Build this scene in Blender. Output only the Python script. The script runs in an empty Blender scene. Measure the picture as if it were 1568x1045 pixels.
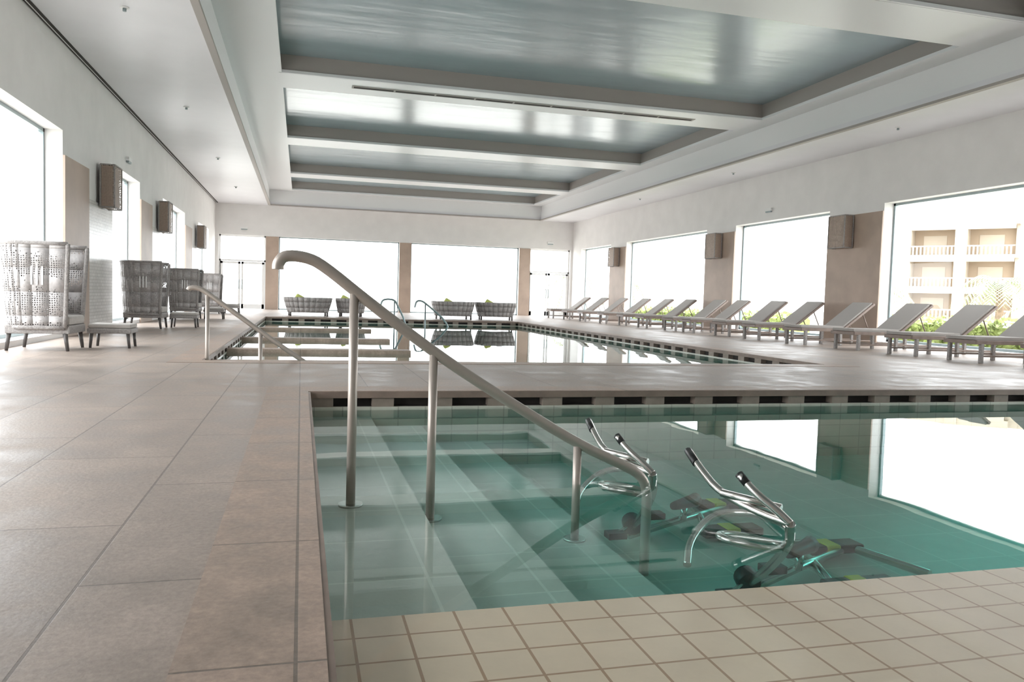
import bpy, math, random
from mathutils import Vector, Matrix
random.seed(7)
XL,XR,D,YF=-3.72,13.1,37.1,-4.0
ZC,ZS,ZP=4.69,5.33,5.71
WT=3.32
WZ=-0.15
scn=bpy.context.scene
# ---------------------------------------------------------------- materials
def mat(name,col=(.5,.5,.5),rough=.6,metal=0.,spec=.5,noise=0.,nscale=4.,bump=0.,bscale=40.,coat=0.,stretch=None):
    m=bpy.data.materials.new(name);m.use_nodes=True;nt=m.node_tree;b=nt.nodes['Principled BSDF']
    b.inputs['Base Color'].default_value=(*col,1);b.inputs['Roughness'].default_value=rough
    b.inputs['Metallic'].default_value=metal;b.inputs['Specular IOR Level'].default_value=spec
    b.inputs['Coat Weight'].default_value=coat
    tc=nt.nodes.new('ShaderNodeTexCoord')
    if noise>0:
        n=nt.nodes.new('ShaderNodeTexNoise');n.inputs['Scale'].default_value=nscale;n.inputs['Detail'].default_value=6
        nt.links.new(tc.outputs['Object'],n.inputs['Vector'])
        r=nt.nodes.new('ShaderNodeValToRGB')
        r.color_ramp.elements[0].position=.3;r.color_ramp.elements[1].position=.7
        r.color_ramp.elements[0].color=(*[c*(1-noise) for c in col],1)
        r.color_ramp.elements[1].color=(*[min(1,c*(1+noise)) for c in col],1)
        nt.links.new(n.outputs['Fac'],r.inputs[0]);nt.links.new(r.outputs[0],b.inputs['Base Color'])
    if bump>0:
        n=nt.nodes.new('ShaderNodeTexNoise');n.inputs['Scale'].default_value=bscale
        src=tc.outputs['Object']
        if stretch:
            mp=nt.nodes.new('ShaderNodeMapping');mp.inputs['Scale'].default_value=stretch;nt.links.new(src,mp.inputs[0]);src=mp.outputs[0]
        nt.links.new(src,n.inputs['Vector'])
        bp=nt.nodes.new('ShaderNodeBump');bp.inputs['Strength'].default_value=bump;bp.inputs['Distance'].default_value=.02
        nt.links.new(n.outputs['Fac'],bp.inputs['Height']);nt.links.new(bp.outputs[0],b.inputs['Normal'])
    return m
def tile_mat(name,c1,c2,mortar,bw,rh,msize,rough=.5,offset=.0,swap=False,axis='xy',noise=.12,nscale=3.,spec=.5,bump=.2,rr=None,fine=0.,coat=0):
    m=bpy.data.materials.new(name);m.use_nodes=True;nt=m.node_tree;L=nt.links;b=nt.nodes['Principled BSDF']
    b.inputs['Roughness'].default_value=rough;b.inputs['Specular IOR Level'].default_value=spec
    if coat:
        b.inputs['Coat Weight'].default_value=coat;b.inputs['Coat Roughness'].default_value=.01;b.inputs['Coat IOR'].default_value=1.33
    g=nt.nodes.new('ShaderNodeNewGeometry');s=nt.nodes.new('ShaderNodeSeparateXYZ');L.new(g.outputs['Position'],s.inputs[0])
    c=nt.nodes.new('ShaderNodeCombineXYZ')
    if axis=='xy': a,bb='X','Y'
    elif axis=='yz': a,bb='Y','Z'
    else: a,bb='X','Z'
    if swap: a,bb=bb,a
    L.new(s.outputs[a],c.inputs[0]);L.new(s.outputs[bb],c.inputs[1])
    if axis=='auto':
        add=nt.nodes.new('ShaderNodeMath');add.operation='ADD';L.new(s.outputs['X'],add.inputs[0]);L.new(s.outputs['Y'],add.inputs[1]);L.new(add.outputs[0],c.inputs[0])
    t=nt.nodes.new('ShaderNodeTexBrick');L.new(c.outputs[0],t.inputs['Vector'])
    t.offset=offset;t.inputs['Scale'].default_value=1;t.inputs['Brick Width'].default_value=bw;t.inputs['Row Height'].default_value=rh
    t.inputs['Mortar Size'].default_value=msize;t.inputs['Mortar Smooth'].default_value=.2
    t.inputs['Color1'].default_value=(*c1,1);t.inputs['Color2'].default_value=(*c2,1);t.inputs['Mortar'].default_value=(*mortar,1)
    n=nt.nodes.new('ShaderNodeTexNoise');n.inputs['Scale'].default_value=nscale;n.inputs['Detail'].default_value=9;n.inputs['Roughness'].default_value=.68
    L.new(g.outputs['Position'],n.inputs['Vector'])
    mr=nt.nodes.new('ShaderNodeMapRange');mr.inputs['From Min'].default_value=.3;mr.inputs['From Max'].default_value=.7
    mr.inputs['To Min'].default_value=1-noise;mr.inputs['To Max'].default_value=1+noise;L.new(n.outputs['Fac'],mr.inputs['Value'])
    fac=mr.outputs[0]
    if fine:
        nf=nt.nodes.new('ShaderNodeTexNoise');nf.inputs['Scale'].default_value=45;nf.inputs['Detail'].default_value=5;nf.inputs['Roughness'].default_value=.7
        L.new(g.outputs['Position'],nf.inputs['Vector'])
        m3=nt.nodes.new('ShaderNodeMapRange');m3.inputs['From Min'].default_value=.3;m3.inputs['From Max'].default_value=.7;m3.inputs['To Min'].default_value=1-fine;m3.inputs['To Max'].default_value=1+fine
        L.new(nf.outputs['Fac'],m3.inputs['Value'])
        mm=nt.nodes.new('ShaderNodeMath');mm.operation='MULTIPLY';L.new(fac,mm.inputs[0]);L.new(m3.outputs[0],mm.inputs[1]);fac=mm.outputs[0]
    mx=nt.nodes.new('ShaderNodeVectorMath');mx.operation='SCALE';L.new(t.outputs['Color'],mx.inputs[0]);L.new(fac,mx.inputs['Scale'])
    L.new(mx.outputs[0],b.inputs['Base Color'])
    bp=nt.nodes.new('ShaderNodeBump');bp.inputs['Strength'].default_value=bump;bp.inputs['Distance'].default_value=.004
    n2=nt.nodes.new('ShaderNodeTexNoise');n2.inputs['Scale'].default_value=60;L.new(g.outputs['Position'],n2.inputs['Vector'])
    sb=nt.nodes.new('ShaderNodeMath');sb.operation='SUBTRACT';L.new(n2.outputs['Fac'],sb.inputs[0]);L.new(t.outputs['Fac'],sb.inputs[1])
    L.new(sb.outputs[0],bp.inputs['Height']);L.new(bp.outputs[0],b.inputs['Normal'])
    if rr:
        m2=nt.nodes.new('ShaderNodeMapRange');m2.inputs['From Min'].default_value=.35;m2.inputs['From Max'].default_value=.65
        m2.inputs['To Min'].default_value=rr[0];m2.inputs['To Max'].default_value=rr[1];L.new(n.outputs['Fac'],m2.inputs['Value']);L.new(m2.outputs[0],b.inputs['Roughness'])
    return m
M={}
M['wall']=mat('wall_plaster',(.84,.825,.81),.75,noise=.03,nscale=2,bump=.1,bscale=60)
M['ceil']=mat('ceiling_satin',(.82,.815,.845),.34,noise=.02,nscale=1.5)
M['soffit']=mat('soffit_white',(.86,.865,.875),.33)
M['taupe']=mat('beam_taupe',(.41,.375,.35),.5)
M['panel']=mat('stretch_panel',(.38,.465,.51),.20,spec=.8,noise=.10,nscale=.5,bump=.5,bscale=1.0,stretch=(.5,2.2,1))
M['dark']=mat('slot_dark',(.045,.038,.034),.8)
M['lip']=mat('coping_lip',(.24,.175,.14),.5,noise=.2,nscale=5)
M['block']=mat('gutter_block',(.29,.23,.19),.6,noise=.15,nscale=9)
M['brown']=mat('pier_brown',(.45,.345,.275),.5,noise=.12,nscale=1.5)
M['mosaic']=tile_mat('mosaic_tile',(.75,.73,.70),(.68,.66,.63),(.55,.53,.5),.2,.06,.008,.3,offset=.5,axis='yz')
M['deck']=tile_mat('deck_stone',(.375,.305,.258),(.335,.275,.235),(.21,.175,.15),1.2,.6,.005,.5,offset=.5,swap=True,noise=.28,nscale=1.9,rr=(.36,.60),fine=.16,bump=.25,spec=.4)
M['coping']=tile_mat('coping_stone',(.40,.30,.24),(.36,.275,.22),(.20,.16,.13),.9,3,.005,.5,swap=True,noise=.26,nscale=4,rr=(.40,.62),fine=.16,bump=.25,spec=.4)
M['ledge']=tile_mat('ledge_tile',(.76,.64,.47),(.73,.615,.45),(.42,.28,.17),.16,.16,.005,.45,noise=.06,coat=1,bump=.1)
M['pooltile']=tile_mat('pool_tile',(.62,.635,.57),(.60,.62,.56),(.74,.76,.69),.48,.48,.007,.35,noise=.08)
M['poolwall']=tile_mat('pool_wall_tile',(.62,.60,.52),(.58,.57,.50),(.44,.42,.37),.24,.12,.006,.35,axis='auto')
M['steel']=mat('brushed_steel',(.62,.60,.57),.25,metal=1)
M['champ']=mat('satin_metal',(.52,.46,.41),.42,metal=.5)
M['black']=mat('black_plastic',(.02,.02,.02),.4)
M['yellow']=mat('yellow_rubber',(1.0,.66,.06),.5)
M['frame']=mat('window_aluminium',(.30,.36,.37),.35,metal=.4)
M['white']=mat('white_paint',(.85,.85,.84),.35)
M['wood']=mat('lounger_timber',(.24,.18,.15),.5,noise=.15,nscale=8)
M['sling']=mat('lounger_fabric',(.39,.36,.335),.8,bump=.3,bscale=200)
M['cushion']=mat('seat_cushion',(.50,.47,.44),.9,noise=.05,nscale=20)
M['lime']=mat('lime_cushion',(.55,.60,.18),.9,noise=.1,nscale=20)
M['legs']=mat('dark_leg',(.10,.09,.085),.4)
M['weave']=mat('woven_resin',(.36,.335,.32),.6,noise=.2,nscale=40,bump=.6,bscale=120)
M['hotel']=mat('hotel_render',(.45,.385,.30),.8,noise=.05,nscale=.4)
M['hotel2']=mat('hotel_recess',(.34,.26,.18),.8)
M['hotelw']=mat('hotel_trim',(.55,.50,.43),.8)
M['leaf']=mat('hedge_leaf',(.28,.34,.10),.7,noise=.5,nscale=6)
M['palm']=mat('palm_frond',(.34,.38,.22),.6,noise=.3,nscale=3)
M['bark']=mat('palm_bark',(.25,.18,.12),.9,noise=.3,nscale=8)
M['ground']=mat('terrace_paving',(.55,.53,.49),.8,noise=.08,nscale=.5)
def lattice(name,col,scale,th):
    m=mat(name,col,.55,noise=.15,nscale=30);nt=m.node_tree;L=nt.links
    tc=nt.nodes.new('ShaderNodeTexCoord');v=nt.nodes.new('ShaderNodeTexVoronoi');v.feature='DISTANCE_TO_EDGE';v.inputs['Scale'].default_value=scale
    v.inputs['Randomness'].default_value=.3
    L.new(tc.outputs['Object'],v.inputs['Vector'])
    lt=nt.nodes.new('ShaderNodeMath');lt.operation='LESS_THAN';lt.inputs[1].default_value=th
    L.new(v.outputs['Distance'],lt.inputs[0]);L.new(lt.outputs[0],nt.nodes['Principled BSDF'].inputs['Alpha'])
    return m
M['lattice']=lattice('wicker_lattice',(.44,.415,.405),36,.215)
M['lamp']=lattice('lamp_lattice',(.40,.31,.25),30,.20)
# water: transparent/mirror interface with equal Fresnel on both sides plus absorbing volume
def water_mat():
    m=bpy.data.materials.new('pool_water');m.use_nodes=True;nt=m.node_tree;nt.nodes.clear();L=nt.links
    o=nt.nodes.new('ShaderNodeOutputMaterial');mx=nt.nodes.new('ShaderNodeMixShader')
    t=nt.nodes.new('ShaderNodeBsdfTransparent');t.inputs[0].default_value=(.99,.995,.99,1);g=nt.nodes.new('ShaderNodeBsdfGlossy');g.inputs['Roughness'].default_value=.0
    g.inputs['Color'].default_value=(.95,.97,.97,1)
    fr=nt.nodes.new('ShaderNodeFresnel');geo=nt.nodes.new('ShaderNodeNewGeometry')
    ior=nt.nodes.new('ShaderNodeMapRange');ior.inputs['To Min'].default_value=1.33;ior.inputs['To Max'].default_value=1/1.33
    L.new(geo.outputs['Backfacing'],ior.inputs['Value']);L.new(ior.outputs[0],fr.inputs['IOR'])
    n=nt.nodes.new('ShaderNodeTexNoise');n.inputs['Scale'].default_value=1.6;n.inputs['Detail'].default_value=1.5
    L.new(geo.outputs['Position'],n.inputs['Vector'])
    bp=nt.nodes.new('ShaderNodeBump');bp.inputs['Strength'].default_value=.16;bp.inputs['Distance'].default_value=.005
    L.new(n.outputs['Fac'],bp.inputs['Height']);L.new(bp.outputs[0],g.inputs['Normal']);L.new(bp.outputs[0],fr.inputs['Normal'])
    L.new(fr.outputs[0],mx.inputs[0]);L.new(t.outputs[0],mx.inputs[1]);L.new(g.outputs[0],mx.inputs[2]);L.new(mx.outputs[0],o.inputs['Surface'])
    va=nt.nodes.new('ShaderNodeVolumeAbsorption');va.inputs['Color'].default_value=(.16,.74,.69,1);va.inputs['Density'].default_value=.75
    L.new(va.outputs[0],o.inputs['Volume'])
    return m
M['water']=water_mat()
def glass_mat():
    m=bpy.data.materials.new('window_glass');m.use_nodes=True;nt=m.node_tree;nt.nodes.clear();L=nt.links
    o=nt.nodes.new('ShaderNodeOutputMaterial');mx=nt.nodes.new('ShaderNodeMixShader');mx.inputs[0].default_value=.05
    t=nt.nodes.new('ShaderNodeBsdfTransparent');g=nt.nodes.new('ShaderNodeBsdfGlossy');g.inputs['Roughness'].default_value=.02
    L.new(t.outputs[0],mx.inputs[1]);L.new(g.outputs[0],mx.inputs[2]);L.new(mx.outputs[0],o.inputs['Surface']);return m
M['glass']=glass_mat()
# ---------------------------------------------------------------- mesh builder
class MB:
    def __init__(s): s.v=[];s.f=[];s.m=[];s.mats=[];s.sm=[]
    def mi(s,k):
        if k not in s.mats: s.mats.append(k)
        return s.mats.index(k)
    def face(s,pts,k,smooth=False):
        i=len(s.v);s.v+= [tuple(p) for p in pts];s.f.append(tuple(range(i,i+len(pts))));s.m.append(s.mi(k));s.sm.append(smooth)
    def box(s,x0,x1,y0,y1,z0,z1,k,T=None):
        if x0>x1:x0,x1=x1,x0
        if y0>y1:y0,y1=y1,y0
        if z0>z1:z0,z1=z1,z0
        P=[Vector(p) for p in [(x0,y0,z0),(x1,y0,z0),(x1,y1,z0),(x0,y1,z0),(x0,y0,z1),(x1,y0,z1),(x1,y1,z1),(x0,y1,z1)]]
        if T: P=[T@p for p in P]
        i=len(s.v);s.v+=[tuple(p) for p in P];mi=s.mi(k)
        for f in [(0,3,2,1),(4,5,6,7),(0,1,5,4),(1,2,6,5),(2,3,7,6),(3,0,4,7)]:
            s.f.append(tuple(i+a for a in f));s.m.append(mi);s.sm.append(False)
    def tube(s,pts,r,k,seg=10,smoothpath=0,r2=None):
        P=[Vector(p) for p in pts]
        for _ in range(smoothpath):
            Q=[P[0]]
            for a,b in zip(P,P[1:]): Q+=[a*.75+b*.25,a*.25+b*.75]
            Q.append(P[-1]);P=Q
        mi=s.mi(k);base=len(s.v);up=None
        for j,p in enumerate(P):
            t=(P[min(j+1,len(P)-1)]-P[max(j-1,0)]).normalized()
            if up is None:
                up=Vector((0,0,1)) if abs(t.z)<.9 else Vector((0,1,0))
            a=t.cross(up).normalized();b=a.cross(t).normalized();up=b
            rr=r if r2 is None else r+(r2-r)*j/(len(P)-1)
            for q in range(seg):
                an=2*math.pi*q/seg;s.v.append(tuple(p+a*math.cos(an)*rr+b*math.sin(an)*rr))
        n=len(P)
        for j in range(n-1):
            for q in range(seg):
                s.f.append((base+j*seg+q,base+j*seg+(q+1)%seg,base+(j+1)*seg+(q+1)%seg,base+(j+1)*seg+q));s.m.append(mi);s.sm.append(True)
        s.f.append(tuple(base+q for q in range(seg))[::-1]);s.m.append(mi);s.sm.append(False)
        s.f.append(tuple(base+(n-1)*seg+q for q in range(seg)));s.m.append(mi);s.sm.append(False)
    def obj(s,name,parent=None,loc=(0,0,0),bevel=0):
        me=bpy.data.meshes.new(name);me.from_pydata(s.v,[],s.f)
        for k in s.mats: me.materials.append(M[k])
        for p,mi,sm in zip(me.polygons,s.m,s.sm): p.material_index=mi;p.use_smooth=sm
        me.update()
        o=bpy.data.objects.new(name,me);scn.collection.objects.link(o);o.location=loc
        if parent:o.parent=parent
        if bevel:
            b=o.modifiers.new('b','BEVEL');b.width=bevel;b.segments=2;b.limit_method='ANGLE'
        return o
def empty(name,loc=(0,0,0),rz=0):
    e=bpy.data.objects.new(name,None);scn.collection.objects.link(e);e.location=loc;e.rotation_euler=(0,0,rz);e.empty_display_size=.2;return e
# ---------------------------------------------------------------- floor / deck
PX0,PX1,PY0,PY1=.07,9.0,1.0,6.84
FX0,FX1,FY0,FY1=-1.13,7.5,9.9,26.8
b=MB()
for r in [(XL,PX0,YF,PY1),(PX0,PX1,YF,PY0),(PX1,XR,YF,PY1),(XL,XR,PY1,FY0),(XL,FX0,FY0,FY1),(FX1,XR,FY0,FY1),(XL,XR,FY1,D)]:
    b.box(*r,-.05,0,'deck')
b.obj('floor')
b=MB();c=.34;t=.004
def ring(x0,x1,y0,y1):
    b.box(x0-c,x0,y0-c,y1+c,-.052,t,'coping');b.box(x1,x1+c,y0-c,y1+c,-.052,t,'coping')
    b.box(x0,x1,y0-c,y0,-.052,t,'coping');b.box(x0,x1,y1,y1+c,-.052,t,'coping')
    e=.018;z0,z1=-.056,t-.003
    b.box(x0,x0+e,y0,y1,z0,z1,'lip');b.box(x1-e,x1,y0,y1,z0,z1,'lip');b.box(x0+e,x1-e,y0,y0+e,z0,z1,'lip');b.box(x0+e,x1-e,y1-e,y1,z0,z1,'lip')
ring(PX0,PX1,PY0,PY1);ring(FX0,FX1,FY0,FY1)
b.obj('trim_pool_coping')
def basin(name,x0,x1,y0,y1,zf):
    b=MB();w=.3;zt=-.135;zu=-.052
    b.box(x0-w,x0,y0-w,y1+w,zf-.1,zt,'poolwall');b.box(x1,x1+w,y0-w,y1+w,zf-.1,zt,'poolwall')
    b.box(x0,x1,y0-w,y0,zf-.1,zt,'poolwall');b.box(x0,x1,y1,y1+w,zf-.1,zt,'poolwall')
    b.box(x0-w,x1+w,y0-w,y1+w,zf-.2,zf,'pooltile')
    g=.10
    b.box(x0-w,x0-g,y0-w,y1+w,zt,zu,'dark');b.box(x1+g,x1+w,y0-w,y1+w,zt,zu,'dark')
    b.box(x0-g,x1+g,y0-w,y0-g,zt,zu,'dark');b.box(x0-g,x1+g,y1+g,y1+w,zt,zu,'dark')
    e=.002
    b.box(x0-g,x0-.03,y0,y1,zt,zt+e,'dark');b.box(x1+.03,x1+g,y0,y1,zt,zt+e,'dark');b.box(x0,x1,y1+.03,y1+g,zt,zt+e,'dark');b.box(x0,x1,y0-g,y0-.03,zt,zt+e,'dark')
    p=.52;bw=.19
    n=int((x1-x0)/p)
    for i in range(n+1):
        x=x0+.02+i*p
        b.box(x,x+bw,y1,y1+g,zt,zu,'block');b.box(x,x+bw,y0-g,y0,zt,zu,'block')
    n=int((y1-y0)/p)
    for i in range(n+1):
        y=y0+.1+i*p
        b.box(x0-g,x0,y,y+bw,zt,zu,'block');b.box(x1,x1+g,y,y+bw,zt,zu,'block')
    return b
ZF=-.68
b=basin('a',PX0,PX1,PY0,PY1,ZF)
b.box(PX0,PX1,PY0,2.38,ZF,-.1485,'ledge')
b.box(PX0,.60,2.38,PY1,ZF,-.22,'pooltile');b.box(.60,1.05,2.38,PY1,ZF,-.31,'pooltile');b.box(1.05,1.6,2.38,PY1,ZF,-.46,'pooltile')
b.obj('near_pool_basin')
b=basin('b',FX0,FX1,FY0,FY1,-1.1)
for y in (10.75,13.1,16.3,20.8): b.box(FX0,1.8,y,y+.35,-1.1,-.09,'coping')
b.box(FX0,1.8,FY0,FY1,-1.1,-.6,'pooltile')
b.obj('far_pool_basin')
for nm,(x0,x1,y0,y1),zb in (('pool_water',(PX0,PX1,PY0,PY1),-.9),('pool_water.001',(FX0,FX1,FY0,FY1),-1.25)):
    b=MB();e=.003;b.box(x0+e,x1-e,y0+e,y1-e,zb,WZ,'water');b.obj(nm)
# ---------------------------------------------------------------- ceiling
b=MB()
OX0,OX1,OY0,OY1=-1.42,11.2,-2.0,36.5
b.box(XL,OX0,YF,D,ZC,ZC+.12,'ceil');b.box(OX1,XR,YF,D,ZC,ZC+.12,'ceil')
b.box(OX0,OX1,OY1,D,ZC,ZC+.12,'ceil');b.box(OX0,OX1,YF,OY0,ZC,ZC+.12,'ceil')
b.box(OX0-.1,OX0,OY0,OY1,ZC+.12,ZP+.1,'soffit');b.box(OX1,OX1+.1,OY0,OY1,ZC+.12,ZP+.1,'soffit')
b.box(OX0,OX1,OY1,OY1+.1,ZC+.12,ZP+.1,'soffit');b.box(OX0,OX1,OY0-.1,OY0,ZC+.12,ZP+.1,'soffit')
CX0,CX1=-.50,10.75
b.box(OX0,CX0,OY0,OY1,ZS,ZP,'soffit');b.box(CX1,OX1,OY0,OY1,ZS,ZP,'soffit')
beams=[(2.7,3.9),(9.85,11.05),(17.0,18.2),(24.0,25.1),(31.1,32.1),(36.1,36.5)]
for a,c2 in beams: b.box(CX0,CX1,a,c2,ZS,ZP,'soffit')
b.box(CX0,CX1,OY0,-1.5,ZS,ZP,'soffit')
b.box(OX0,OX1,OY0,OY1,ZP,ZP+.1,'panel')
prev=-1.5
for a,c2 in beams:
    e=.012
    b.box(CX0,CX1,a-e,a,ZS+.07,ZP,'taupe');b.box(CX0,CX1,prev,prev+e,ZS+.07,ZP,'taupe')
    b.box(CX0,CX0+e,prev,a,ZS+.07,ZP,'taupe');b.box(CX1-e,CX1,prev,a,ZS+.07,ZP,'taupe')
    b.box(CX0,CX1,a-.05,a-e,ZS,ZS+.06,'soffit');b.box(CX0,CX0+.05,prev,a,ZS,ZS+.06,'soffit');b.box(CX1-.05,CX1,prev,a,ZS,ZS+.06,'soffit')
    prev=c2
b.obj('ceiling')
b=MB()
b.box(OX0-.05,OX0+.06,OY0,OY1,ZC-.05,ZC,'taupe');b.box(OX1-.06,OX1+.05,OY0,OY1,ZC-.05,ZC,'taupe');b.box(OX0,OX1,OY1-.06,OY1+.05,ZC-.05,ZC,'taupe')
b.obj('trim_ceiling')
b=MB();b.box(1.0,9.2,17.45,17.65,ZS-.012,ZS+.001,'taupe')
for i in range(9): b.box(1.04+i*.905,1.04+i*.905+.86,17.5,17.6,ZS-.016,ZS-.011,'dark')
b.obj('ceiling_air_diffuser')
b=MB();b.box(XL+.02,XL+.12,YF+.1,D-.1,ZC-.008,ZC+.001,'dark');b.box(XL+.055,XL+.07,YF+.1,D-.1,ZC-.012,ZC-.007,'soffit');b.obj('ceiling_air_diffuser.001')
for i,(x,y) in enumerate([(-2.4,12),(-2.4,18),(-2.4,24.5),(-2.4,31),(12.1,14),(12.1,20.5),(12.1,27)]):
    b=MB();b.tube([(x,y,ZC+.01),(x,y,ZC-.02)],.06,'white',16);b.tube([(x,y,ZC-.015),(x,y,ZC-.06)],.025,'frame',10);b.obj('ceiling_sprinkler' if i==0 else 'ceiling_sprinkler.%03d'%i)
# ---------------------------------------------------------------- walls with openings
RW=[(1.5,7.7),(9.5,15.45),(17.4,21.9),(23.7,30.4),(32.1,35.9)]  # first opening is out of view, added to let in light from the right
LW=[(1.6,6.4),(8.6,14.1),(17.4,20.3),(23.5,27.7),(31.2,34.6)]  # first opening is an unseen window, added to brighten the near-left deck
SILL=.08;TH=.36
wn=0
def portal(loc,rot,sx,sy):
    l=bpy.data.lights.new('window_portal','AREA');l.shape='RECTANGLE';l.size=sx;l.size_y=sy;l.cycles.is_portal=True
    o=bpy.data.objects.new('window_portal',l);scn.collection.objects.link(o);o.location=loc;o.rotation_euler=rot
def sidewall(name,x,sgn,wins):
    global wn
    b=MB();xo=x+sgn*TH
    ys=[YF]+[v for w in wins for v in w]+[D+.3]
    for i in range(0,len(ys),2): b.box(x,xo,ys[i],ys[i+1],-.07,ZC+.1,'wall')
    for a,c2 in wins:
        b.box(x,xo,a,c2,WT,ZC+.1,'wall');b.box(x,xo,a,c2,-.07,SILL,'wall')
    b.obj(name)
    for a,c2 in wins:
        wn+=1;f=MB();f0,f1=xo-sgn*.10,xo-sgn*.03;w=.055
        f.box(f0,f1,a,a+w,SILL,WT,'frame');f.box(f0,f1,c2-w,c2,SILL,WT,'frame');f.box(f0,f1,a,c2,WT-w,WT,'frame');f.box(f0,f1,a,c2,SILL,SILL+w,'frame')
        xm=(f0+f1)/2;f.face([(xm,a,SILL),(xm,c2,SILL),(xm,c2,WT),(xm,a,WT)],'glass')
        f.obj('window_%d'%wn)
        portal((xo+sgn*.02,(a+c2)/2,(SILL+WT)/2),(0,sgn*math.pi/2,0),WT-SILL,c2-a)
sidewall('wall_right',XR,1,RW);sidewall('wall_left',XL,-1,LW)
BO=[(-3.57,-1.57,'d'),(-1.01,4.45,'w'),(5.0,10.32,'w'),(10.88,12.98,'d')]
b=MB();xs=[XL]+[v for o in BO for v in o[:2]]+[XR]
for i in range(0,len(xs),2): b.box(xs[i],xs[i+1],D,D+.3,-.07,ZC+.1,'wall')
for a,c2,_ in BO: b.box(a,c2,D,D+.3,WT,ZC+.1,'wall');b.box(a,c2,D,D+.3,-.07,0,'wall')
b.obj('wall_back')
b=MB()
for a,c2 in ((-1.57,-1.01),(4.45,5.0),(10.32,10.88)): b.box(a,c2,D-.04,D-.001,0,WT-.02,'brown')
b.obj('trim_back_piers')
dn=0
for a,c2,k in BO:
    f=MB();y0,y1=D+.15,D+.21
    if k=='w':
        wn+=1;w=.05
        f.box(a,a+w,y0,y1,0,WT,'frame');f.box(c2-w,c2,y0,y1,0,WT,'frame');f.box(a,c2,y0,y1,WT-w,WT,'frame');f.box(a,c2,y0,y1,0,w,'frame')
        f.face([(a,D+.18,0),(c2,D+.18,0),(c2,D+.18,WT),(a,D+.18,WT)],'glass');f.obj('window_%d'%wn)
    else:
        dn+=1;w=.07
        for x in (a,c2-w): f.box(x,x+w,y0,y1,0,WT,'white')
        f.box(a,c2,y0,y1,WT-w,WT,'white');f.box(a,c2,y0,y1,2.14,2.22,'white')
        f.box(a+(c2-a)*.02,a+.0+w*1.6,y0,y1,0,2.14,'white')
        lf=[(a+w,a+w+(c2-a)*.42),(a+w+(c2-a)*.44,c2-w)]
        for p,q in lf:
            f.box(p,p+.09,y0-.02,y1,0.01,2.13,'white');f.box(q-.09,q,y0-.02,y1,0.01,2.13,'white')
            f.box(p,q,y0-.02,y1,0.01,.22,'white');f.box(p,q,y0-.02,y1,2.03,2.13,'white')
        xh=lf[0][1]
        f.tube([(xh-.05,y0-.03,.9),(xh-.05,y0-.09,.92),(xh-.05,y0-.09,1.3),(xh-.05,y0-.03,1.32)],.012,'frame',8)
        f.tube([(xh+.07,y0-.03,.9),(xh+.07,y0-.09,.92),(xh+.07,y0-.09,1.3),(xh+.07,y0-.03,1.32)],.012,'frame',8)
        f.face([(a,D+.18,0),(c2,D+.18,0),(c2,D+.18,WT),(a,D+.18,WT)],'glass');f.obj('door_%d'%dn)
    portal(((a+c2)/2,D+.32,WT/2),(-math.pi/2,0,0),c2-a,WT)
b=MB();b.box(XL-.3,XR+.3,YF-.3,YF,-.07,ZC+.1,'wall');b.obj('wall_front')
b=MB();ys=[v for w in RW for v in w][1:-1]
for i in range(0,len(ys),2): b.box(XR-.035,XR-.001,ys[i],ys[i+1],0,WT-.18,'brown')
b.obj('trim_right_piers')
b=MB();ys=[v for w in LW for v in w][1:-1]
for i in range(0,len(ys),2):
    a,c2=ys[i],ys[i+1];m=a+(c2-a)*.45
    b.box(XL+.001,XL+.035,a,m,0,2.93,'brown');b.box(XL+.001,XL+.03,m,c2,0,2.4,'mosaic')
b.obj('trim_left_piers')
def wall_lamp(x,y,sgn,first=[0]):
    b=MB();d=.24;w=.30;z0,z1=2.33,3.12
    xa=x-sgn*.04;xb=x-sgn*(.04+d)
    b.box(xa,xb,y-w,y+w,z0,z1,'lamp');b.box(xa,xa-sgn*.2,y-w*.9,y+w*.9,z0+.03,z1-.03,'brown')
    for yy in (y-w,y+w):
        for xx in (xa,xb): b.box(xx-.012,xx+.012,yy-.012,yy+.012,z0,z1,'weave')
    for zz in (z0,z1):
        b.box(min(xa,xb),max(xa,xb),y-w-.012,y-w+.012,zz-.012,zz+.012,'weave');b.box(min(xa,xb),max(xa,xb),y+w-.012,y+w+.012,zz-.012,zz+.012,'weave')
        b.box(xb-.012,xb+.012,y-w,y+w,zz-.012,zz+.012,'weave')
    b.box(x,xa,y-.1,y+.1,z0+.2,z1-.2,'weave')
    b.obj('wall_lamp' if first[0]==0 else 'wall_lamp.%03d'%first[0]);first[0]+=1
for y in (16.7,22.9,31.3): wall_lamp(XR-.036,y,1)
for y in (16.5,22.7,30.5): wall_lamp(XL+.036,y,-1)
for i,(x,y,z) in enumerate([(XL+.001,18.9,3.62),(XR-.001,20.1,3.62),(-2.5,D-.001,3.62),(11.9,D-.001,3.62)]):
    b=MB()
    if y>37: b.box(x-.16,x+.16,y-.07,y,z-.03,z+.05,'white');b.box(x-.13,x+.13,y-.06,y-.01,z-.07,z-.03,'frame')
    else:
        s=1 if x<0 else -1
        b.box(x,x+s*.07,y-.16,y+.16,z-.03,z+.05,'white');b.box(x+s*.01,x+s*.06,y-.13,y+.13,z-.07,z-.03,'frame')
    b.obj('emergency_light' if i==0 else 'emergency_light.%03d'%i)
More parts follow.
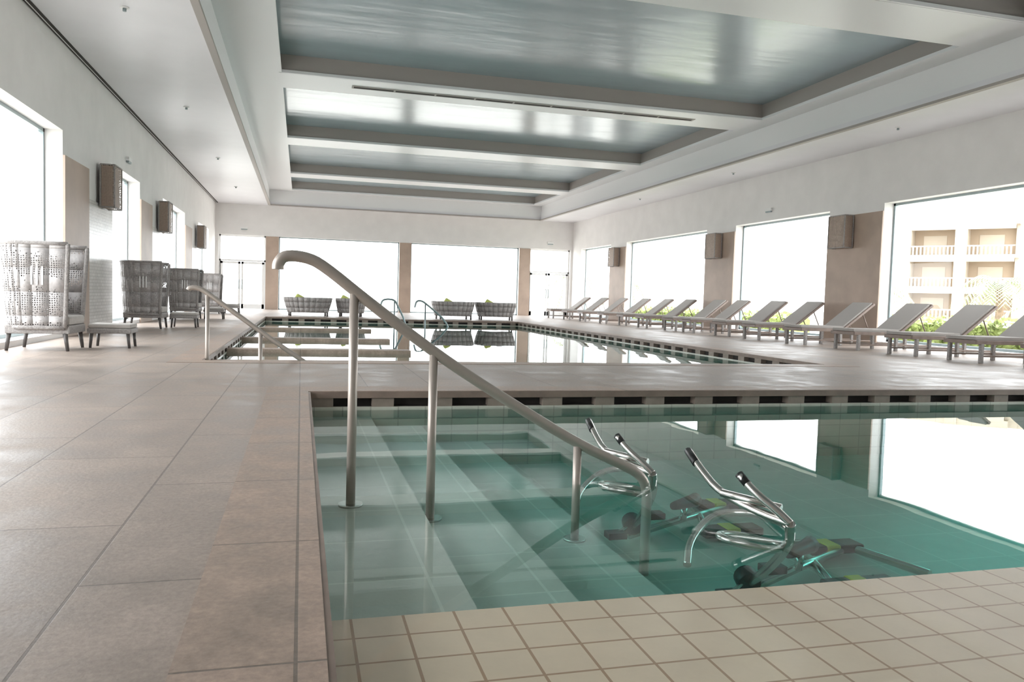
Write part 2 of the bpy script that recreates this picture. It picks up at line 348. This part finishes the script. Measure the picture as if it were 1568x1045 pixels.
# ---------------------------------------------------------------- handrails
def rail(name,Y,top,posts,zb,r=.028,col='champ'):
    b=MB();b.tube([(x,Y,z) for x,z in top],r,col,14,smoothpath=2)
    for x,zt,zz in posts:
        b.tube([(x,Y,zz),(x,Y,zt)],r*.82,col,12);b.tube([(x,Y,zz),(x,Y,zz+.012)],r*2.2,'steel',20)
    return b.obj(name)
rail('pool_handrail',3.95,[(-.11,.955),(-.11,.985),(-.08,1.025),(.02,1.02),(.10,.985),(.31,.82),(.68,.545),(1.07,.30),(1.46,.07),(1.70,-.04),(1.84,-.11),(1.88,-.2),(1.88,-.3),(1.88,ZF)],
     [(.255,.86,-.22),(.66,.56,-.31),(1.46,.06,-.46)],0)
rail('pool_handrail.001',10.15,[(-1.32,.83),(-1.30,.86),(-1.2,.86),(-1.1,.80),(-.48,.34),(.04,-.03),(.2,-.12),(.24,-.2),(.24,-.6)],[(-1.10,.80,-.6),(-.48,.34,-.6)],0,.03)
rail('pool_handrail.002',25.2,[(2.45,.45),(2.5,.65),(2.65,.7),(2.9,.68),(3.0,.5),(3.3,-.1),(3.3,-1.1)],[(2.9,.66,-1.1)],0,.03,'frame')
rail('pool_handrail.003',25.2,[(4.75,-1.1),(4.75,-.1),(3.9,.6),(3.75,.68),(3.6,.66),(3.55,.45)],[(3.9,.6,-1.1)],0,.03,'frame')
# ---------------------------------------------------------------- aqua bikes
def bike(name,dx,dy):
    e=empty(name,(dx,dy,0))
    b=MB();r=.019
    b.tube([(2.0,3.70,.06),(1.97,3.5,.0),(1.95,3.3,-.05),(2.02,3.08,-.09),(2.10,2.95,-.11)],r,'steel',10,2)
    b.tube([(1.97,3.16,.06),(2.0,3.08,.0),(2.06,3.0,-.06),(2.10,2.95,-.11)],r,'steel',10,2)
    b.tube([(2.0,3.72,.065),(1.98,3.59,.025)],r*1.1,'black',10);b.tube([(1.97,3.17,.065),(1.985,3.12,.03)],r*1.1,'black',10)
    b.tube([(1.93,3.25,-.04),(2.10,3.02,-.06)],r,'steel',10)
    b.obj('handlebar',e)
    b=MB()
    b.tube([(2.10,2.95,-.11),(2.14,3.0,-.22),(2.18,3.2,-.4),(2.22,3.5,-.62)],r*1.2,'steel',10,2)
    b.tube([(2.10,2.98,-.12),(2.15,3.35,-.17),(2.0,3.45,-.2),(1.80,3.3,-.28),(1.74,3.2,-.36)],r,'steel',10,2)
    b.tube([(2.22,3.5,-.64),(2.75,3.75,-.62),(3.3,4.05,-.64)],r*1.3,'steel',10)
    b.tube([(2.75,3.45,-.64),(2.9,3.85,-.63),(3.0,4.2,-.64)],r*1.3,'steel',10)
    b.tube([(3.0,4.2,-.64),(3.3,4.05,-.63),(3.45,3.55,-.64)],r*1.3,'steel',10)
    pts=[(2.02+.16*math.cos(a),3.12+.10*math.sin(a),-.24-.03*math.cos(a)) for a in [i*math.pi/9 for i in range(19)]]
    b.tube(pts,r*.9,'steel',8)
    b.obj('frame',e)
    b=MB()
    for x,y in ((2.90,3.45),(3.15,4.05)):
        b.box(x-.20,x+.22,y-.07,y+.07,-.655,-.60,'black');b.box(x-.05,x+.05,y-.075,y+.075,-.65,-.595,'yellow')
    b.obj('feet',e,bevel=.012)
    b=MB()
    for x,y,z in ((2.05,3.35,-.58),(2.35,3.45,-.50)):
        b.box(x-.05,x+.07,y-.05,y+.04,z-.02,z+.02,'black');b.tube([(x,y,z),(2.2,3.42,-.54)],.012,'steel',8)
    b.tube([(2.19,3.38,-.55),(2.21,3.46,-.53)],.06,'black',18)
    b.obj('pedals',e,bevel=.006)
    b=MB();b.tube([(2.7,3.7,-.62),(2.72,3.72,-.52)],r*1.2,'steel',10)
    b.tube([(2.60,3.66,-.51),(2.70,3.71,-.51),(2.84,3.79,-.51)],.025,'black',12,1,r2=.05);b.obj('saddle',e)
bike('aqua_bike',0,0);bike('aqua_bike.001',-.18,1.02)
# ---------------------------------------------------------------- loungers
def lounger_mesh():
    b=MB();w=.34;zs=.36;L=2.0;hx=1.12
    for s in (-1,1):
        b.box(0,L,s*w-.025,s*w+.025,zs-.05,zs+.02,'wood')
        for x in (.12,1.02,1.85): b.box(x-.03,x+.03,s*w-.03,s*w+.03,0,zs-.04,'weave')
        b.box(.12,1.85,s*w-.012,s*w+.012,.10,.13,'wood')
    for x in (.02,1.0,1.97): b.box(x-.025,x+.025,-w,w,zs-.05,zs+.015,'wood')
    b.box(.01,hx,-w+.02,w-.02,zs+.022,zs+.075,'sling')
    a=math.radians(37);T=Matrix.Translation((hx,0,zs+.03))@Matrix.Rotation(-a,4,'Y')
    b.box(0,.92,-w+.02,w-.02,0,.055,'sling',T)
    for s in (-1,1): b.box(0,.94,s*w-.02,s*w+.02,-.03,.02,'wood',T)
    b.box(.9,.94,-w,w,-.03,.03,'wood',T)
    for s in (-1,1): b.tube([(hx+.5,s*(w-.05),zs+.36),(hx+.68,s*(w-.05),zs-.02)],.014,'wood',8)
    me=b.obj('tmp',bevel=0)
    return me
src=lounger_mesh();lm=src.data;bpy.data.objects.remove(src)
for i,y in enumerate([9.2,10.75,12.15,13.6,15.3,17.1,18.6,20.4,21.7,23.7,25.5,27.3,29.2,31.2,33.3]):
    o=bpy.data.objects.new('sun_lounger' if i==0 else 'sun_lounger.%03d'%i,lm);scn.collection.objects.link(o)
    o.location=(10.75+random.uniform(-.08,.08),y,0);o.rotation_euler=(0,0,random.uniform(-.05,.05))
    bv=o.modifiers.new('b','BEVEL');bv.width=.006;bv.segments=1
# ---------------------------------------------------------------- porter chairs
def porter_chair(name,x,y,rz=0):
    e=empty(name,(x,y,0),rz)
    b=MB();H=1.36
    d,w,r=.78,.86,.26
    pl=[(d,0),(d*.75,0),(d*.5,0)]
    for i in range(7):
        a=-math.pi/2-i*(math.pi/2)/6;pl.append((r+r*math.cos(a),r+r*math.sin(a)))
    for i in range(7):
        a=math.pi-i*(math.pi/2)/6;pl.append((r+r*math.cos(a),w-r+r*math.sin(a)))
    pl+=[(d*.5,w),(d*.75,w),(d,w)]
    cx,cy=.42,w/2;lev=[(.30,.90),(.45,.94),(.75,.98),(1.05,1.02),(H-.06,1.06),(H,1.05)]
    rows=[[(cx+(p[0]-cx)*s,cy+(p[1]-cy)*s,z) for p in pl] for z,s in lev]
    for j in range(len(rows)-1):
        for i in range(len(pl)-1):
            b.face([rows[j][i],rows[j][i+1],rows[j+1][i+1],rows[j+1][i]],'lattice',True)
    o=b.obj('shell',e);sm=o.modifiers.new('s','SOLIDIFY');sm.thickness=.012
    b=MB()
    b.tube(rows[-1],.028,'weave',8);b.tube(rows[0],.03,'weave',8);b.tube(rows[1],.012,'weave',6)
    for i in (0,-1): b.tube([r_[i] for r_ in rows],.028,'weave',8)
    o=b.obj('rim',e)
    b=MB()
    for q in range(3):
        for yy in (-.022,w+.012):
            xx=.38+q*.06
            b.box(xx,xx+.02,yy,yy+.010,.84,1.12-.04*abs(q-1),'white')
    b.obj('ornament',e)
    b=MB();b.box(.06,.80,.05,w-.05,.22,.33,'weave');b.obj('seat_base',e,bevel=.015)
    b=MB();b.box(.10,.80,.08,w-.08,.332,.45,'cushion');b.obj('seat_cushion',e,bevel=.035)
    b=MB()
    for px,py in ((.1,.1),(.1,w-.1),(.74,.08),(.74,w-.08)): b.tube([(px,py,.23),(px+(.03 if px>.4 else -.03),py,0)],.03,'legs',10,r2=.02)
    b.obj('legs',e)
def ottoman(name,x,y):
    e=empty(name,(x,y,0));b=MB()
    b.box(0,.55,0,.5,.20,.27,'weave');b.obj('body',e,bevel=.015)
    b=MB();b.box(.01,.54,.01,.49,.271,.33,'cushion');b.obj('pad',e,bevel=.02)
    b=MB()
    for px in (.05,.5):
        for py in (.05,.45): b.tube([(px,py,.22),(px+(.02 if px>.2 else -.02),py,0)],.025,'legs',8,r2=.018)
    b.obj('legs',e)
for i,(x,y) in enumerate([(-3.64,11.0),(-3.55,17.3),(-3.5,22.8),(-3.5,28.6)]):
    s='' if i==0 else '.%03d'%i
    porter_chair('wicker_armchair'+s,x,y);ottoman('wicker_ottoman'+s,x+.84,y+.7)
# ---------------------------------------------------------------- tub chairs at the back
def tub(name,x,y,wd,rz=0):
    e=empty(name,(x,y,0),rz);b=MB()
    pl=[];d=.8
    for i in range(13):
        a=math.pi*i/12;pl.append((wd/2*math.cos(a),-.1-.38*math.sin(a)))
    pl=[(wd/2,.35)]+pl+[(-wd/2,.35)]
    lev=[(.14,.85),(.3,.92),(.5,1.0),(.66,1.04)]
    rows=[[(p[0]*s,p[1]*s,z) for p in pl] for z,s in lev]
    for j in range(len(rows)-1):
        for i in range(len(pl)-1): b.face([rows[j][i],rows[j][i+1],rows[j+1][i+1],rows[j+1][i]],'weave',True)
    o=b.obj('shell',e);sm=o.modifiers.new('s','SOLIDIFY');sm.thickness=.05
    b=MB();b.box(-wd/2+.1,wd/2-.1,-.35,.33,.14,.30,'weave');b.obj('base',e,bevel=.02)
    b=MB();b.box(-wd/2+.12,wd/2-.12,-.33,.33,.302,.42,'cushion');b.obj('seat_cushion',e,bevel=.04)
    b=MB();T=Matrix.Translation((-wd*.28,-.22,.42))@Matrix.Rotation(.25,4,'X')@Matrix.Rotation(.5,4,'Y')
    b.box(-.18,.18,-.06,.06,0,.34,'lime',T);b.obj('scatter_cushion',e,bevel=.04)
    b=MB()
    for px in (-wd/2+.12,wd/2-.12):
        for py in (-.28,.28): b.tube([(px,py,.15),(px,py,0)],.03,'legs',8)
    b.obj('legs',e)
for i,(x,y,w) in enumerate([(.25,28.6,1.5),(1.75,29.0,.95),(5.45,28.4,1.4),(7.1,28.6,1.4)]):
    tub('wicker_tub_chair' if i==0 else 'wicker_tub_chair.%03d'%i,x,y,w,[.1,-.15,.1,-.1][i])
# ---------------------------------------------------------------- exterior
b=MB();G=120
b.box(-G,XL-.36,-30,G,-.3,-.08,'ground');b.box(XR+.36,G,-30,G,-.3,-.08,'ground');b.box(XL-.36,XR+.36,D+.3,G,-.3,-.08,'ground')
b.obj('ground')
def leafmass(name,x0,x1,y0,y1,z1,n,k='leaf'):
    b=MB();b.box(x0+.1,x1-.1,y0+.1,y1-.1,-.08,z1-.12,k)
    for _ in range(n):
        p=Vector((random.uniform(x0,x1),random.uniform(y0,y1),random.uniform(0,z1)))
        if random.random()<.6: p.x=x0+random.uniform(0,.12)
        else: p.z=z1+random.uniform(-.15,.1)
        a=Vector([random.gauss(0,1) for _ in range(3)]).normalized()*.09;c_=a.orthogonal().normalized()*.045
        b.face([p-a,p+c_,p+a,p-c_],k)
    b.obj(name)
leafmass('hedge',15.2,16.2,6,20,.62,2600)
leafmass('hedge.001',15.2,16.2,22,36,.55,1800)
def palm(name,x,y,h,R):
    b=MB();b.tube([(x,y,-.1),(x+.1,y,h*.5),(x,y+.1,h)],.22,'bark',10,1,r2=.15)
    for i in range(26):
        a=i*2.4;el=random.uniform(-.2,1.1);prev=None
        P=[]
        for t in range(9):
            u_=t/8;rr=R*u_;z=h+R*(math.sin(el)*u_*1.1-u_*u_*1.0)
            P.append(Vector((x+math.cos(a)*rr*math.cos(el*.6),y+math.sin(a)*rr*math.cos(el*.6),z)))
        side=Vector((-math.sin(a),math.cos(a),0))
        for t in range(8):
            for s in (-1,1):
                for q in (0,.5):
                    p0=P[t].lerp(P[t+1],q);L_=R*.28*(1-abs(t/8-.4))
                    tip=p0+side*s*L_+Vector((0,0,-L_*.5))+(P[t+1]-P[t])*.8
                    b.face([p0,p0+(P[t+1]-P[t])*.28,tip],'palm')
    b.obj(name)
palm('palm_tree',34,40,2.0,2.2);palm('palm_tree.001',36,33.5,2.3,2.4);palm('palm_tree.002',26,60,2.5,2.2);palm('palm_tree.003',25.5,21.8,.9,1.6);palm('palm_tree.004',22,62,2.6,2.5)
def hotel():
    e=empty('hotel_building',(62,70,-.1),math.radians(-52))
    b=MB();nb=12;bw=5.2;fh=3.3;nf=3
    for i in range(nb):
        x=i*bw;off=1.6*((i//2)%2);y0=off
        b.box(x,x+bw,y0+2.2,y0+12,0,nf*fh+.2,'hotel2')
        b.box(x,x+bw,y0,y0+12,nf*fh-.1,nf*fh+.8,'hotel')
        b.box(x-.35,x+.75,y0-.2,y0+3,0,nf*fh+.8,'hotel')
        for k in range(nf):
            z=k*fh
            b.box(x,x+bw,y0-.1,y0+2.3,z-.15,z+.15,'hotelw')
            b.box(x+.7,x+bw-.3,y0-.05,y0+.1,z+1.0,z+1.12,'hotelw')
            for j in range(11): b.box(x+.9+j*.36,x+1.05+j*.36,y0,y0+.08,z+.15,z+1.0,'hotelw')
            b.box(x+.7,x+bw-.3,y0-.02,y0+.2,z+2.75,z+3.2,'hotel')
            b.box(x+1.6,x+3.8,y0+2.15,y0+2.2,z+.1,z+2.3,'hotel')
    b.obj('facade',e)
hotel()
# ---------------------------------------------------------------- world
w=bpy.data.worlds.new('sky');scn.world=w;w.use_nodes=True;bg=w.node_tree.nodes['Background']
bg.inputs[0].default_value=(.94,.975,1.0,1);bg.inputs[1].default_value=3.2
scn.view_settings.view_transform='Standard';scn.view_settings.exposure=1.22
# ---------------------------------------------------------------- camera
psi,th,ro=map(math.radians,(15.2,3.16,1.7))
f=Vector((math.sin(psi)*math.cos(th),math.cos(psi)*math.cos(th),-math.sin(th)))
r0=Vector((math.cos(psi),-math.sin(psi),0));u0=r0.cross(f)
r=r0*math.cos(ro)+u0*math.sin(ro);u=u0*math.cos(ro)-r0*math.sin(ro)
cd=bpy.data.cameras.new('camera');cam=bpy.data.objects.new('camera',cd);scn.collection.objects.link(cam)
cam.matrix_world=Matrix(((r.x,u.x,-f.x,0),(r.y,u.y,-f.y,0),(r.z,u.z,-f.z,.85),(0,0,0,1)))
cd.lens=1194/1568*36;cd.sensor_width=36;cd.clip_start=.05;cd.clip_end=500
scn.camera=cam
